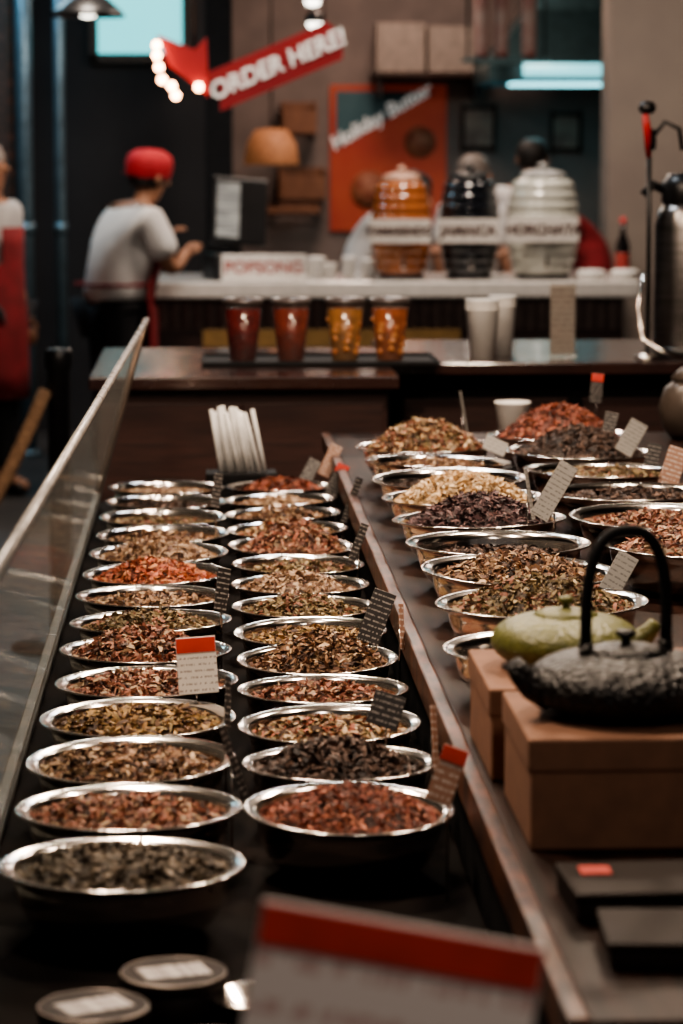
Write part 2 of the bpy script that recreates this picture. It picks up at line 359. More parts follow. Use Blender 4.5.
# big foreground card
x_=box('display_stand',(.3,.2,.85),(.12,1.77,.425),BLACKM,None,.01); tag(x_,'black stand carrying a large white card','stand')
t=thing('sign_card','large white card with red header, facing shoppers','sign',(.105,1.72,.85),-.08)
tube('stand_wire',[(-.07,.03,0),(-.07,.006,.16),(.07,.006,.16),(.07,.03,0)],.003,STEEL,t)
CARDW=print_mat('foreground_card_print',(.82,.74,.70),(.55,.33,.31),34)
c=box('card',(.18,.004,.2),(0,0,.222),CARDW,t,.001,rot=(-.12,.17,0))
box('header',(.178,.002,.026),(0,-.003,.085),REDC,c,.0005)
# ---------------------------------------------------------------- things at the near end
LAB=print_mat('tin_label',(.42,.38,.35),(.10,.08,.07),70)
TB1=mat('dark_tin',(.016,.011,.010),.6,.0,spec=.15); TB2=mat('dark_tin_lid',(.02,.014,.012),.6,.0,spec=.12); TRIM=mat('tin_rim',(.22,.19,.17),.4,1.)
def tin(x,y,z,r,h,lab,label):
    t=thing('tea_tin',label,'tin',(x,y,z),random.uniform(-.5,.5),'tea tins at the table end')
    lathe('body',[(0,0),(r*.97,0),(r,.004),(r,h*.75),(0,h*.75)],TB1,t)
    lathe('lid',[(r*1.02,h*.72),(r*1.04,h*.74),(r*1.04,h*.96),(r*1.0,h),(r*.9,h*.985),(0,h*.985)],TB2,t)
    lathe('rim_ring',[(r*.99,h*.985),(r*1.0,h*1.01),(r*1.02,h*.985)],TRIM,t)
    if lab: box('paper_label',(r*1.3,r*.8,.0015),(0,0,h*.995),LAB,t,.0004)
tin(-.035,2.75,.801,.052,.04,True,'round dark tin with white paper label on lid')
tin(-.11,2.64,.801,.052,.04,True,'round dark tin with white paper label on lid')
tin(.0,2.55,.801,.05,.03,False,'plain round dark tin')
l=lathe('steel_dish',[(0,.0),(.03,0),(.04,.008),(.048,.02),(.05,.021),(.046,.02),(.035,.008),(0,.004)],STEEL,None,(.05,2.73,.801)); tag(l,'small shallow round steel dish','dish')
def flatcase(x,y,w,d,h,rz):
    t=thing('black_case','low black flat case with lid','case',(x,y,PLAT+.001),rz,'black flat cases')
    box('body',(w,d,h*.65),(0,0,h*.325),TB1,t,.003); box('lid',(w*1.03,d*1.03,h*.32),(0,0,h*.82),TB2,t,.003)
flatcase(.42,2.66,.15,.12,.03,.05); flatcase(.46,2.50,.2,.12,.025,-.05); flatcase(.58,2.68,.13,.14,.05,.0)
rs=box('red_sticker',(.03,.03,.002),(.375,2.68,PLAT+.0315),REDC,None,.0005); tag(rs,'small red square sticker on a black case','sticker')
def carton(x,y,z,w,d,h,label):
    t=thing('cardboard_box',label,'box',(x,y,z),0,'kraft boxes under teapots')
    box('body',(w,d,h),(0,0,h/2),KRAFT,t,.003)
    box('lid',(w+.006,d+.006,h*.3),(0,0,h*.86),KRAFT,t,.003)
    return h*1.01+z
zt=carton(.515,3.01,.926,.36,.26,.118,'brown kraft gift box with lid carrying black teapot')
zt2=carton(.497,3.34,.926,.34,.26,.108,'brown kraft gift box with lid carrying green teapot')
def teapot(x,y,z,R,m,rz,label,handle_h,hf,hw=.5):
    t=thing('teapot',label,'teapot',(x,y,z),rz,'cast iron teapots')
    H=R*hf
    prof=[(0,0),(R*.5,0),(R*.55,.004)]
    for i in range(1,16):
        a_=-math.pi/2*.8+i/15*(math.pi/2*.8+math.pi/2*.78); prof.append((R*math.cos(a_)**.7,H*.45+H*.47*math.sin(a_)))
    prof+=[(R*.42,H*.9),(R*.40,H*.9)]
    lathe('body',prof,m,t,seg=48)
    lathe('lid',[(R*.43,H*.88),(R*.43,H*.915),(R*.3,H*.98),(R*.1,H*1.02),(0,H*1.03)],m,t)
    lathe('lid_knob',[(0,H*1.0),(R*.05,H*1.02),(R*.045,H*1.08),(R*.11,H*1.14),(R*.1,H*1.2),(0,H*1.23)],m,t,seg=20)
    tube('spout',[(-R*.8,0,H*.4),(-R*1.0,0,H*.5),(-R*1.12,0,H*.66),(-R*1.2,0,H*.82)],[R*.22,R*.16,R*.12,R*.09],m,t,seg=14)
    if handle_h:
        for s in(-1,1):
            tube('handle_lug',[(s*R*hw,0,H*.78),(s*R*hw,0,H*1.05)],R*.075,m,t)
        pts=[]
        for i in range(29):
            a_=math.pi*i/28; cx_=-math.cos(a_); cx_=math.copysign(abs(cx_)**.8,cx_)
            pts.append((R*hw*cx_*(1.0+.1*math.sin(a_)),0,H*.95+(handle_h-H*.95)*math.sin(a_)**.7))
        tube('handle',pts,R*.06,BLACKM,t,seg=10)
    return t
teapot(.452,3.01,zt,.108,IRON,.25,'black studded cast iron teapot with tall arched handle',.20,.70,.43)
teapot(.43,3.35,zt2,.090,GREENIRON,math.pi-.3,'green cast iron teapot with low lid',0,.78)
# ---------------------------------------------------------------- straws at far end of display
RZ=.885
t=thing('display_riser','small dark wooden riser block','riser',(.085,6.79,DECK))
box('block',(.17,.1,RZ-DECK),(0,0,(RZ-DECK)/2),BLACKM,t)
STRAWM=mat('white_straw_paper',(.8,.8,.78),.5)
for i in range(14):
    q=i/13; bx=.035+.10*q+random.uniform(-.003,.003); tx=.012+.085*q+random.uniform(-.003,.003); th=.15-.01*abs(q-.4)+random.uniform(-.01,.01)
    if i==13: tx=.112;bx=.142; th=.15
    by=6.775+.012*(i%3)
    s=tube('straw',[(bx,by,RZ),((bx+tx)/2,by,RZ+th/2),(tx,by,RZ+th)],.0055,STRAWM,None,seg=10); tag(s,'white paper-wrapped straw leaning in a bunch','straw','white straws')
# ---------------------------------------------------------------- dark bar with iced drinks
BZ=1.05
tag(box('bar_worktop',(.83,1.15,.035),(.105,8.15,BZ-.0175),BARTOP,None,.004),'dark lacquered wooden bar top','worktop')
t=thing('bar_cabinet','dark brown wooden bar cabinet with plain front','cabinet',(.1,8.15,0))
box('body',(.78,1.05,BZ-.036),(0,0,(BZ-.036)/2),BARWOOD,t)
for sx in(-.19,.19): box('front_panel',(.378,.012,.95),(sx,-.53,.5),BARWOOD,t,.002)
x2=.53
tag(box('bar_worktop',(1.6,1.0,.035),(x2+.8,8.55,BZ-.0175),BARTOP,None,.004),'dark glossy bar top beside drink station','worktop')
t=thing('bar_cabinet','dark wooden bar cabinet below glossy top','cabinet',(x2+.8,8.6,0))
box('body',(1.56,.85,BZ-.036),(0,0,(BZ-.036)/2),BLACKM,t)
for k in range(3): box('front_panel',(.48,.012,.88),(-.52+k*.52,-.43,.5),BARWOOD,t,.004)
t=thing('serving_tray','black plastic tray under iced teas','tray',(.325,8.1,BZ))
box('tray_base',(.66,.36,.006),(0,0,.003),BLACKM,t)
for sy in(-.18,.18): box('tray_rim',(.66,.008,.014),(0,sy,.007),BLACKM,t)
for sx in(-.33,.33): box('tray_rim',(.008,.36,.014),(sx,0,.007),BLACKM,t)
CLR=clear_mat('clear_cup_plastic',(.95,.93,.9),.08,.03)
def icedtea(px,liq,label,ice):
    x=(px-205)*8.05/2844
    t=thing('iced_tea_cup',label,'drink cup',(x,8.05,BZ+.007),0,'iced teas on the tray')
    lathe('cup',[(0,.0),(.037,0),(.038,.004),(.055,.16),(.0575,.163),(.0575,.168),(.054,.168)],CLR,t,seg=32)
    lathe('tea',[(0,.003),(.0355,.003),(.052,.15),(0,.15)],liq,t,seg=32)
    lathe('lid_rim',[(.054,.163),(.059,.165),(.06,.171),(.055,.178),(.02,.182),(0,.182)],mat('dark_lid',(.10,.08,.075),.3),t,seg=32)
    if ice:
        for k in range(13):
            a_=-math.pi/2+(k%4-1.5)*.6+.37*(k%3)-.2*(k//4); zz=.028+.03*(k//4)+.008*(k%3); rr=.036+.1*zz
            box('ice_cube',(.017,.02,.015),(math.cos(a_)*rr*.9,math.sin(a_)*rr*.9,zz),mat('ice_amber',(.55,.27,.11),.2,c2=(.3,.09,.03),scale=40),t,.004,rot=(k,.5*k,k*.7))
def liq(n,c,e): return mat(n,c,.15,c2=tuple(v*.4 for v in c),scale=28,emis=c,estr=e,coat=.6)  # slight glow in the liquid stands in for light passing through
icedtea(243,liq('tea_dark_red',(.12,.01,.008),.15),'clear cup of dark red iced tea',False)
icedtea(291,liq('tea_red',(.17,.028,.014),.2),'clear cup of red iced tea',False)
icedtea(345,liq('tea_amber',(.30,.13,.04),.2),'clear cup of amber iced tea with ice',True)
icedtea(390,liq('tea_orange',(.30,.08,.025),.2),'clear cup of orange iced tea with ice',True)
def papercup(px,Y,z,h,r,n,label):
    x=(px-205)*Y/2844
    t=thing('paper_cup_stack',label,'paper cups',(x,Y,z),0,'paper cups on the bar')
    for k in range(n):
        o=k*.012
        lathe('cup',[(0,o+.004),(r*.72,o+.004),(r*.72,o),(r*.74,o),(r,o+h),(r*1.04,o+h+.002),(r*1.03,o+h+.006),(r*.97,o+h+.004),(r*.7,o+.01)],PAPER,t,seg=32)
papercup(483,8.15,BZ,.145,.048,3,'stack of white paper cups on bar')
papercup(503,8.35,BZ,.145,.04,3,'stack of white paper cups on bar')
papercup(514,7.0,.926,.10,.043,1,'single small white paper cup')
t=thing('menu_stand','clear acrylic menu stand with speckled card','menu stand',((564-205)*8.25/2844,8.25,BZ),-.1)
box('stand_base',(.085,.06,.004),(0,0,.002),CLR,t,.001)
box('menu_card',(.07,.002,.2),(0,0,.108),print_mat('menu_print',(.25,.23,.21),(.08,.06,.06),60),t,.0005)
box('acrylic_sleeve',(.078,.006,.215),(0,0,.11),CLR,t,.001)
t=thing('airpot','brushed steel airpot with black pump lid','coffee airpot',((686-205)*8.3/2844,8.3,BZ))
lathe('body',[(0,0),(.085,0),(.088,.01),(.088,.38),(.08,.42),(.06,.45),(0,.45)],mat('dark_brushed_steel',(.3,.28,.27),.35,1.,(.2,.19,.18),scale=8,stretch=(1,1,12)),t)
lathe('base_ring',[(.086,0),(.093,0),(.093,.025),(.086,.03)],BLACK,t)
lathe('pump_lid',[(.062,.44),(.07,.45),(.07,.5),(.05,.53),(0,.535)],BLACK,t)
tube('nozzle',[(-.05,0,.48),(-.1,-.02,.5),(-.125,-.02,.47)],.014,BLACK,t)
tube('carry_handle',[(0,-.085,.36),(0,-.115,.42),(0,-.1,.52),(0,-.05,.55)],.008,BLACK,t)
t=thing('tap_tower','slim black tap tower with red handle and hose','drink tap',((650-205)*8.15/2844,8.15,BZ))
lathe('tap_base',[(0,0),(.035,0),(.035,.01),(.012,.02),(.0,.02)],STEEL,t)
tube('column',[(0,0,.015),(0,0,.35),(-.003,0,.62)],.007,BLACK,t)
lathe('collar',[(.0,.6),(.016,.6),(.018,.63),(.012,.66),(0,.66)],BLACK,t,seg=18)
tube('red_handle',[(-.004,0,.58),(-.012,-.02,.66),(-.02,-.03,.7)],[.008,.012,.009],RED,t)
lathe('top_knob',[(0,.0),(.02,.005),(.026,.02),(.02,.035),(0,.04)],BLACK,t,(-.01,0,.7),seg=18)
tube('spout',[(0,0,.63),(.04,-.01,.68),(.08,-.02,.66),(.09,-.02,.6)],.007,BLACK,t)
tube('hose',[(-.01,.01,.25),(-.03,.0,.15),(-.02,-.04,.06),(.03,-.06,.03),(.09,-.07,.012)],.006,STEEL,t)
t=thing('ceramic_jar','dark grey ceramic jar with lid','jar',((696-205)*7.1/2844,7.1,.926))
GC=mat('grey_ceramic',(.07,.055,.045),.35)
lathe('body',[(0,0),(.05,0),(.075,.03),(.085,.08),(.07,.13),(.045,.15),(0,.15)],GC,t)
lathe('lid',[(.05,.148),(.055,.155),(.03,.18),(.012,.185),(.016,.2),(0,.21)],GC,t)
# ---------------------------------------------------------------- rope barrier
px_=(59-205)*9.4/2844
t=thing('stanchion_post','black metal barrier post with flat cap','barrier post',(px_,9.4,0))
lathe('post_base',[(0,0),(.17,0),(.17,.012),(.05,.035),(0,.035)],BLACK,t)
lathe('post',[(0,.02),(.038,.02),(.038,.93),(.045,.94),(.045,.99),(.04,1.0),(0,1.0)],BLACK,t)
ROPE=mat('manila_rope',(.33,.19,.1),.9,c2=(.16,.085,.045),scale=60,stretch=(1,1,3),bump=.6)
pts=[]
for i in range(16):
    q=i/15; pts.append((px_-.045-q*.34,9.38-.5*q,.86-.5*math.sin(q*math.pi*.5)))
tag(tube('barrier_rope',pts,.024,ROPE,None,seg=12),'thick twisted tan rope hanging from post','rope')
# ---------------------------------------------------------------- service counter
CY=14.2; CZ=1.0
TOPW=mat('pale_worktop',(.66,.63,.6),.25,c2=(.57,.55,.52),coat=.4)
tag(box('counter_worktop',(2.62,1.0,.085),(.875,CY+.5,CZ-.0425),TOPW,None,.012),'pale white service counter worktop','worktop')
t=thing('service_cabinet','service counter cabinet with metal ribs and wood strip','cabinet',(.92,CY+.55,0))
box('body',(2.4,.8,CZ-.086),(0,0,(CZ-.086)/2),BARWOOD,t)
RIB=mat('ribbed_metal',(.22,.17,.16),.35,.7)
bm=bmesh.new()
n=160; prev=None
for i in range(n+1):
    x=-1.2+2.4*i/n; y=-.41-.012*math.sin(i*math.pi/2*1.0)
    a_=bm.verts.new((x,y,.75)); b_=bm.verts.new((x,y,.9))
    if prev: bm.faces.new((prev[0],a_,b_,prev[1]))
    prev=(a_,b_)
new('ribbed_panel',bmfin(bm,'ribbed_panel'),RIB,t,smooth=True)
box('yellow_strip',(1.3,.02,.09),(-.28,-.43,.71),mat('ochre_wood',(.42,.25,.09),.5),t)
box('kick_panel',(2.4,.02,.6),(0,-.42,.3),DKWOOD,t)
def dispenser(px,rad,H,cglass,label,word,lx,lidm):
    x=(px-205)*.005
    t=thing('drink_dispenser',label,'drink dispenser',(x,CY+.28,CZ),0,'barrel drink dispensers')
    prof=[(0,.02),(rad*.72,.02)]
    for i in range(61):
        q=i/60; r=rad*(.74+.26*math.sin(math.pi*(.06+.88*q)))+.009*abs(math.sin(q*math.pi*9)); prof.append((r,.03+q*(H-.09)))
    prof+=[(rad*.6,H-.05),(rad*.58,H-.05)]
    lathe('barrel',prof,cglass,t,seg=40)
    lathe('foot_ring',[(0,0),(rad*.76,0),(rad*.78,.012),(rad*.76,.028),(0,.028)],BLACK,t)
    lathe('lid',[(rad*.62,H-.055),(rad*.66,H-.045),(rad*.6,H-.02),(rad*.2,H-.005),(0,H-.005)],lidm,t)
    lathe('lid_knob',[(0,H-.006),(rad*.14,H),(rad*.16,H+.02),(0,H+.03)],lidm,t,seg=20)
    box('spigot_body',(.025,.06,.025),(0,-rad*.9,.07),STEEL,t,.006)
    tube('spigot_lever',[(0,-rad*.9-.02,.08),(0,-rad*.9-.03,.12)],.007,BLACK,t)
    pl=box('name_plate',(lx,.008,.12),(-.02,-rad-.024,H*.45),mat('plate_white',(.78,.74,.69),.5,c2=(.7,.66,.62)),t,.002)
    text('lettering',word,{7:.07,8:.07,9:.056}[len(word)],LETTERG,pl,(0,-.0058,0),bold=.003)
AMB=mat('amber_drink',(.38,.13,.045),.12,c2=(.24,.07,.02),scale=5,coat=.6)
DRK=mat('dark_drink',(.012,.014,.018),.1,coat=.6)
HOR=mat('milky_drink',(.5,.5,.44),.15,c2=(.4,.4,.36),scale=5,coat=.6)
PINK=mat('pinkish_lid',(.5,.3,.22),.4); GRYL=mat('grey_lid',(.3,.3,.29),.35)
dispenser(405,.15,.545,AMB,'amber ribbed barrel drink dispenser with pale lid','TAMARINDO',.31,PINK)
dispenser(474,.148,.55,DRK,'black ribbed barrel drink dispenser with lid','JAMAICA',.31,BLACK)
dispenser(549,.18,.56,HOR,'milky ribbed barrel drink dispenser with lid','HORCHATA',.36,GRYL)
t=thing('cash_register','black register terminal with lit screen','cash register',((238-205)*.005,CY+.3,CZ),.25)
box('base',(.3,.26,.13),(0,0,.065),BLACK,t,.01)
box('drawer_face',(.27,.01,.06),(0,-.133,.05),mat('dark_grey_plastic',(.05,.05,.055),.4),t)
tube('neck',[(0,0,.12),(0,.03,.22)],.03,BLACK,t)
sc=box('screen_housing',(.29,.05,.34),(.02,.03,.34),BLACK,t,.01,rot=(-.15,.08,0))
box('screen',(.12,.006,.28),(-.065,-.027,0),mat('lit_screen',(.3,.31,.3),.3,c2=(.1,.1,.1),scale=10,stretch=(.5,1,6),emis=(.9,.95,.9),estr=.12,lo=.45,hi=.55),sc,.002)
t=thing('counter_sign','white counter sign with red lettering','sign',((264-205)*.005,CY+.08,CZ))
box('board',(.42,.02,.13),(0,0,.068),PAPER,t,.003)
text('lettering','POPSONG',.085,LETTERR,t,(0,-.012,.065),bold=.001)
for i,(p,h_,r_) in enumerate([(300,.05,.03),(318,.1,.05),(332,.07,.04),(352,.1,.035),(372,.09,.045)]):
    o=lathe('condiment_tub',[(0,0),(r_*.8,0),(r_,h_),(r_*1.06,h_*1.02),(r_*.9,h_*1.12),(0,h_*1.14)],WHITE,None,((p-205)*.005,CY+.3,CZ+.001),seg=24); tag(o,'small white lidded tub on counter','tub','tubs on the service counter')
for dx in(0,.17):
    o=lathe('condiment_tub',[(0,0),(.06,0),(.07,.03),(.074,.04),(.06,.05),(0,.052)],WHITE,None,((595-205)*.005+dx,CY+.12,CZ+.001),seg=24); tag(o,'small white lidded tub on counter','tub','tubs on the service counter')
t=thing('sauce_bottle','dark glass bottle with red label','bottle',((632-205)*.005,CY+.3,CZ))
lathe('glass',[(0,0),(.034,0),(.036,.01),(.036,.17),(.014,.23),(.014,.29),(0,.29)],mat('dark_glass',(.01,.008,.008),.08),t,seg=24)
lathe('label_band',[(.037,.05),(.037,.13)],mat('label_red',(.4,.06,.05),.5),t,seg=24)
lathe('cap',[(.0155,.28),(.0155,.31),(0,.31)],RED,t,seg=16)
# ---------------------------------------------------------------- wall pieces behind
WY=18.13
def wx(px,py): return at(px,py,WY)
x,_,z=wx(388,158)
t=thing('wall_poster','red poster with teal corner and white script','poster',(x,WY,z))
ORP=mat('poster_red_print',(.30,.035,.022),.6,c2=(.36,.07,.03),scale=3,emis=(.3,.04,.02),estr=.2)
TEAL=mat('poster_teal',(.05,.12,.14),.6,c2=(.035,.09,.11),scale=5)
box('sheet',(.74,.015,.92),(0,0,0),ORP,t)
poly('teal_banner',[(-.33,.06),(.30,.42),(-.33,.42)],.006,TEAL,t,(0,-.014,0))
text('lettering','Holiday Butter',.12,LETTERW,t,(-.05,-.018,.26),rot=(math.pi/2,-math.radians(30),0),shear=.2,bold=.003)
for (cx_,cz_,r_) in((.2,.1,.1),(-.12,-.2,.12),(.17,-.28,.1)):
    lathe('printed_plate',[(0,0),(r_,0),(r_,.004),(0,.004)],mat('poster_food',(.38,.16,.09),.6,c2=(.25,.07,.04),scale=14),t,(cx_,-.012,cz_),rot=(math.pi/2,0,0),seg=30)
def frame(px,py,w,h):
    x,_,z=wx(px,py); t=thing('picture_frame','small dark framed picture on kitchen wall','picture',(x,WY+.0,z),0,'framed pictures')
    box('print',(w,.01,h),(0,0,0),mat('frame_print',(.4,.28,.22),.6,c2=(.2,.12,.1),scale=7),t)
    for s in(-1,1): box('frame_stile',(.025,.03,h+.05),(s*w/2,-.01,0),DKWOOD,t); box('frame_rail',(w,.03,.025),(0,-.01,s*h/2),DKWOOD,t)
frame(478,128,.2,.25); frame(565,132,.18,.22)
x,_,z=at(433,72,17.4)
t=thing('wall_shelf','dark wall shelf carrying cartons','shelf',(x,17.88,z))
box('board',(.70,.5,.03),(0,0,-.015),DKWOOD,t); box('bracket',(.03,.4,.12),(-.3,.05,-.09),BLACK,t); box('bracket',(.03,.4,.12),(.3,.05,-.09),BLACK,t)
PB=mat('pale_carton',(.26,.21,.18),.7)
for dx,w_,h_ in((-.18,.3,.3),(.13,.28,.28)):
    t=thing('carton','plain pale carton on high shelf','box',(x+dx,17.83,z),0,'cartons on the high shelf')
    box('body',(w_,.3,h_),(0,0,h_/2),PB,t); box('tape',(.05,.302,h_*1.005),(0,0,h_/2),PB,t,.0005)
# vent hood
x,_,z=at(552,84,16.9)
t=thing('vent_hood','steel kitchen vent hood with teal light','vent hood',(x,17.2,z))
bm=bmesh.new()
vs=[(-.4,-.5,0),(.42,-.5,0),(.42,.6,0),(-.4,.6,0),(-.4,-.5,.10),(.42,-.5,.10),(.42,.6,.10),(-.4,.6,.10),(-.1,.1,.45),(.42,.1,.45),(.42,.6,.45),(-.1,.6,.45),(-.1,.1,1.6),(.42,.1,1.6),(.42,.6,1.6),(-.1,.6,1.6)]
vv=[bm.verts.new(p) for p in vs]
for k in(0,4,8):
    for i in range(4): j=(i+1)%4; bm.faces.new((vv[k+i],vv[k+j],vv[k+4+j],vv[k+4+i]))
bm.faces.new(vv[12:16])
HOODM=mat('teal_lit_steel',(.10,.18,.20),.35,.8)  # steel colour tinted teal, as if lit by the hood light
new('hood_shell',bmfin(bm,'hood_shell'),HOODM,t)
HL=mat('hood_light',(.5,.9,.95),.3,emis=(.3,.85,.95),estr=3)
box('light_strip',(.6,.5,.02),(.08,-.1,0),HL,t)
tube('front_light',[(-.2,-.52,.07),(.1,-.52,.07),(.38,-.52,.07)],.04,mat('hood_tube_light',(.4,.8,.85),.3,emis=(.22,.7,.78),estr=1.6),t)
x0_,_,z0_=at(505,62,16.3)
t=thing('overhead_rack','thin metal overhead rack with tall cup tubes','rack',(x0_,16.3,z0_))
box('rack_board',(.5,.2,.02),(0,0,0),HOODM,t)
tube('hanger',[(-.22,0,0),(-.22,0,1.52)],.008,BLACK,t); tube('hanger',[(.22,0,0),(.22,0,1.52)],.008,BLACK,t)
for i,dx in enumerate((-.14,-.03,.13)):
    pr=[]
    for k in range(12): pr+=[(.035,k*.04),(.046,k*.04+.03),(.046,k*.04+.036)]
    o=lathe('cup_stack',[(0,0)]+pr+[(0,.475)],mat('reddish_cups',(.26,.2,.18),.5,c2=(.17,.05,.045),scale=6),None,(x0_+dx,16.3,z0_+.011),seg=20); tag(o,'tall stack of red and white paper cups','paper cups','cup stacks on overhead rack')
x,_,z=at(272,150,17.4)
t=thing('pendant_lamp','woven tan pendant lamp with domed shade','pendant lamp',(x,17.4,z))
lathe('shade',[(.05,.13),(.1,.12),(.15,.04),(.17,-.08),(.165,-.09),(.14,.03),(.09,.11),(.05,.12)],mat('woven_tan',(.42,.2,.1),.7,c2=(.28,.12,.06),scale=30,emis=(.5,.2,.08),estr=.2),t)
tube('cord',[(0,0,.12),(0,0,3.7-z)],.006,BLACK,t)
CW=mat('crate_wood',(.22,.10,.055),.6,c2=(.16,.07,.04),scale=8,stretch=(6,1,1))
for (px,py,w_,h_) in((303,183,.28,.2),(300,118,.2,.2),(292,208,.34,.06)):
    x,_,z=at(px,py,17.9); t=thing('wooden_crate','small brown wooden crate fixed to wall','crate',(x,18.04,z),0,'wall crates')
    box('back_board',(w_,.02,h_),(0,.1,0),CW,t)
    box('front_board',(w_,.02,h_*.7),(0,-.1,-h_*.15),CW,t)
    for s in(-1,1): box('side_board',(.02,.2,h_),(s*w_/2,0,0),CW,t)
CPIPE=mat('cool_grey_metal',(.16,.24,.29),.35,.6)
for px,r_ in((28,.045),(63,.03)):
    x=(px-205)*15.5/2844
    t=thing('vertical_pipe','blue-grey metal pipe running floor to ceiling','pipe',(x,15.5,0),0,'pipes')
    tube('pipe_run',[(0,0,.0),(0,0,1.8),(0,0,3.7)],r_,CPIPE,t,seg=20); lathe('floor_flange',[(r_,0),(r_*1.7,0),(r_*1.7,.02),(r_,.03)],CPIPE,t); lathe('joint_collar',[(r_,1.2),(r_*1.2,1.2),(r_*1.2,1.26),(r_,1.26)],CPIPE,t)
x=(220-205)*15.9/2844
struct(box('trim_1',(.15,.15,3.7),(x,15.9,1.85),BLACKM,None,.005))
# ---------------------------------------------------------------- hanging signs and lamps
x,_,z=at(279,66,13.6)
t=thing('hanging_sign','red ribbon-shaped hanging sign with white lettering','sign',(x,13.6,z))
RS=mat('red_sign_enamel',(.24,.014,.018),.4,c2=(.2,.011,.015),scale=4,emis=(.4,.02,.02),estr=.06)
ang=-math.radians(23)
p=poly('board',[(-.34,-.095),(.29,-.095),(.335,0),(.29,.095),(-.34,.095),(-.3,0)],.02,RS,t,(0,0,0),rot=(0,ang,0))
text('lettering','ORDER HERE!',.112,LETTERW,p,(-.005,-.006,0),shear=.15,bold=.003)
for s in(-.22,.22): tube('hanging_wire',[(s,.01,-s*math.tan(ang)+.08),(s,.01,3.7-z)],.003,BLACK,t,seg=6)
x,_,z=at(186,72,13.9)
t=thing('marquee_arrow','red marquee arrow sign with glowing round bulbs','marquee sign',(x,13.9,z))
poly('board',[(-.13,.17),(.05,.1),(.11,.16),(.12,-.13),(.0,-.03),(-.07,.02)],.05,RS,t,(0,0,0))
BULB=mat('warm_bulb',(1,.8,.6),.3,emis=(1,.5,.27),estr=30)
for k,(bx,bz) in enumerate(((-.13,.12),(-.13,.07),(-.12,.015),(-.105,-.045),(-.06,-.075),(-.04,-.12),(.07,-.08))):
    lathe('bulb',[(0,-.02),(.014,-.014),(.02,0),(.014,.014),(0,.02)],BULB,t,(bx,-.03,bz),seg=14)
tube('hanging_rod',[(.05,.02,.1),(.05,.02,3.7-z)],.006,BLACK,t)
BULB2=mat('cool_bulb',(1,.95,.85),.3,emis=(1,.93,.8),estr=7)
def pendant(px,py,Y,r_,label,mm):
    x,_,z=at(px,py,Y); t=thing('pendant_lamp',label,'pendant lamp',(x,Y,z),0,'pendant lamps')
    lathe('lamp_shade',[(r_*.15,r_*.55),(r_*.5,r_*.45),(r_*.9,r_*.1),(r_,-.01),(r_*.97,-.01),(r_*.86,r_*.08),(r_*.45,r_*.4),(r_*.12,r_*.5)],mm,t)
    lathe('bulb',[(0,-r_*.1),(r_*.2,-r_*.05),(r_*.26,r_*.1),(r_*.12,r_*.4),(0,r_*.42)],BULB2,t,seg=18)
    tube('cord',[(0,0,r_*.5),(0,0,3.7-z)],.006,BLACK,t)
pendant(92,18,13,.17,'black dome pendant lamp with lit bulb',BLACK)
for px,py in((313,6),(315,28)):
    Yl=15.5+(0 if py<20 else .6); x,_,z=at(px,py,Yl)
    t=thing('spot_lamp','small lit ceiling spot lamp on rod','spot lamp',(x,Yl,z),0,'spot lamps')
    lathe('bulb',[(0,-.02),(.035,-.01),(.045,.02),(.03,.05),(0,.055)],BULB2,t,seg=16)
    lathe('lamp_can',[(.05,.015),(.05,.06),(.02,.08),(0,.08)],BLACK,t,seg=20)
    tube('rod',[(0,0,.07),(0,0,3.7-z)],.008,BLACK,t)
# ---------------------------------------------------------------- people
def skinm(name,V,E,R,roots,m,parent,sub=2):
    me=bpy.data.meshes.new(name); me.from_pydata(V,E,[]); o=new(name,me,m,parent)
    o.modifiers.new('Skin','SKIN'); sv=me.skin_vertices[0].data
    for i,r in enumerate(R):
        sv[i].radius=r if isinstance(r,tuple) else (r,r); sv[i].use_root=(i in roots)
    o.modifiers['Skin'].use_smooth_shade=True
    s=o.modifiers.new('Sub','SUBSURF'); s.levels=sub; s.render_levels=sub
    return o
BASE=dict(pel=(0,0,.93),spi=(0,0,1.10),che=(0,0,1.29),nck=(0,0,1.43),jaw=(0,.025,1.50),sku=(0,.01,1.575),cro=(0,0,1.62),
 shL=(-.165,0,1.36),elL=(-.21,-.01,1.10),wrL=(-.2,.06,.88),paL=(-.2,.09,.81),shR=(.165,0,1.36),elR=(.21,-.01,1.10),wrR=(.2,.06,.88),paR=(.2,.09,.81),
 hiL=(-.09,0,.86),knL=(-.1,.01,.48),anL=(-.1,-.02,.09),toL=(-.11,.13,.035),hiR=(.09,0,.86),knR=(.1,.01,.48),anR=(.1,-.02,.09),toR=(.11,.13,.035))
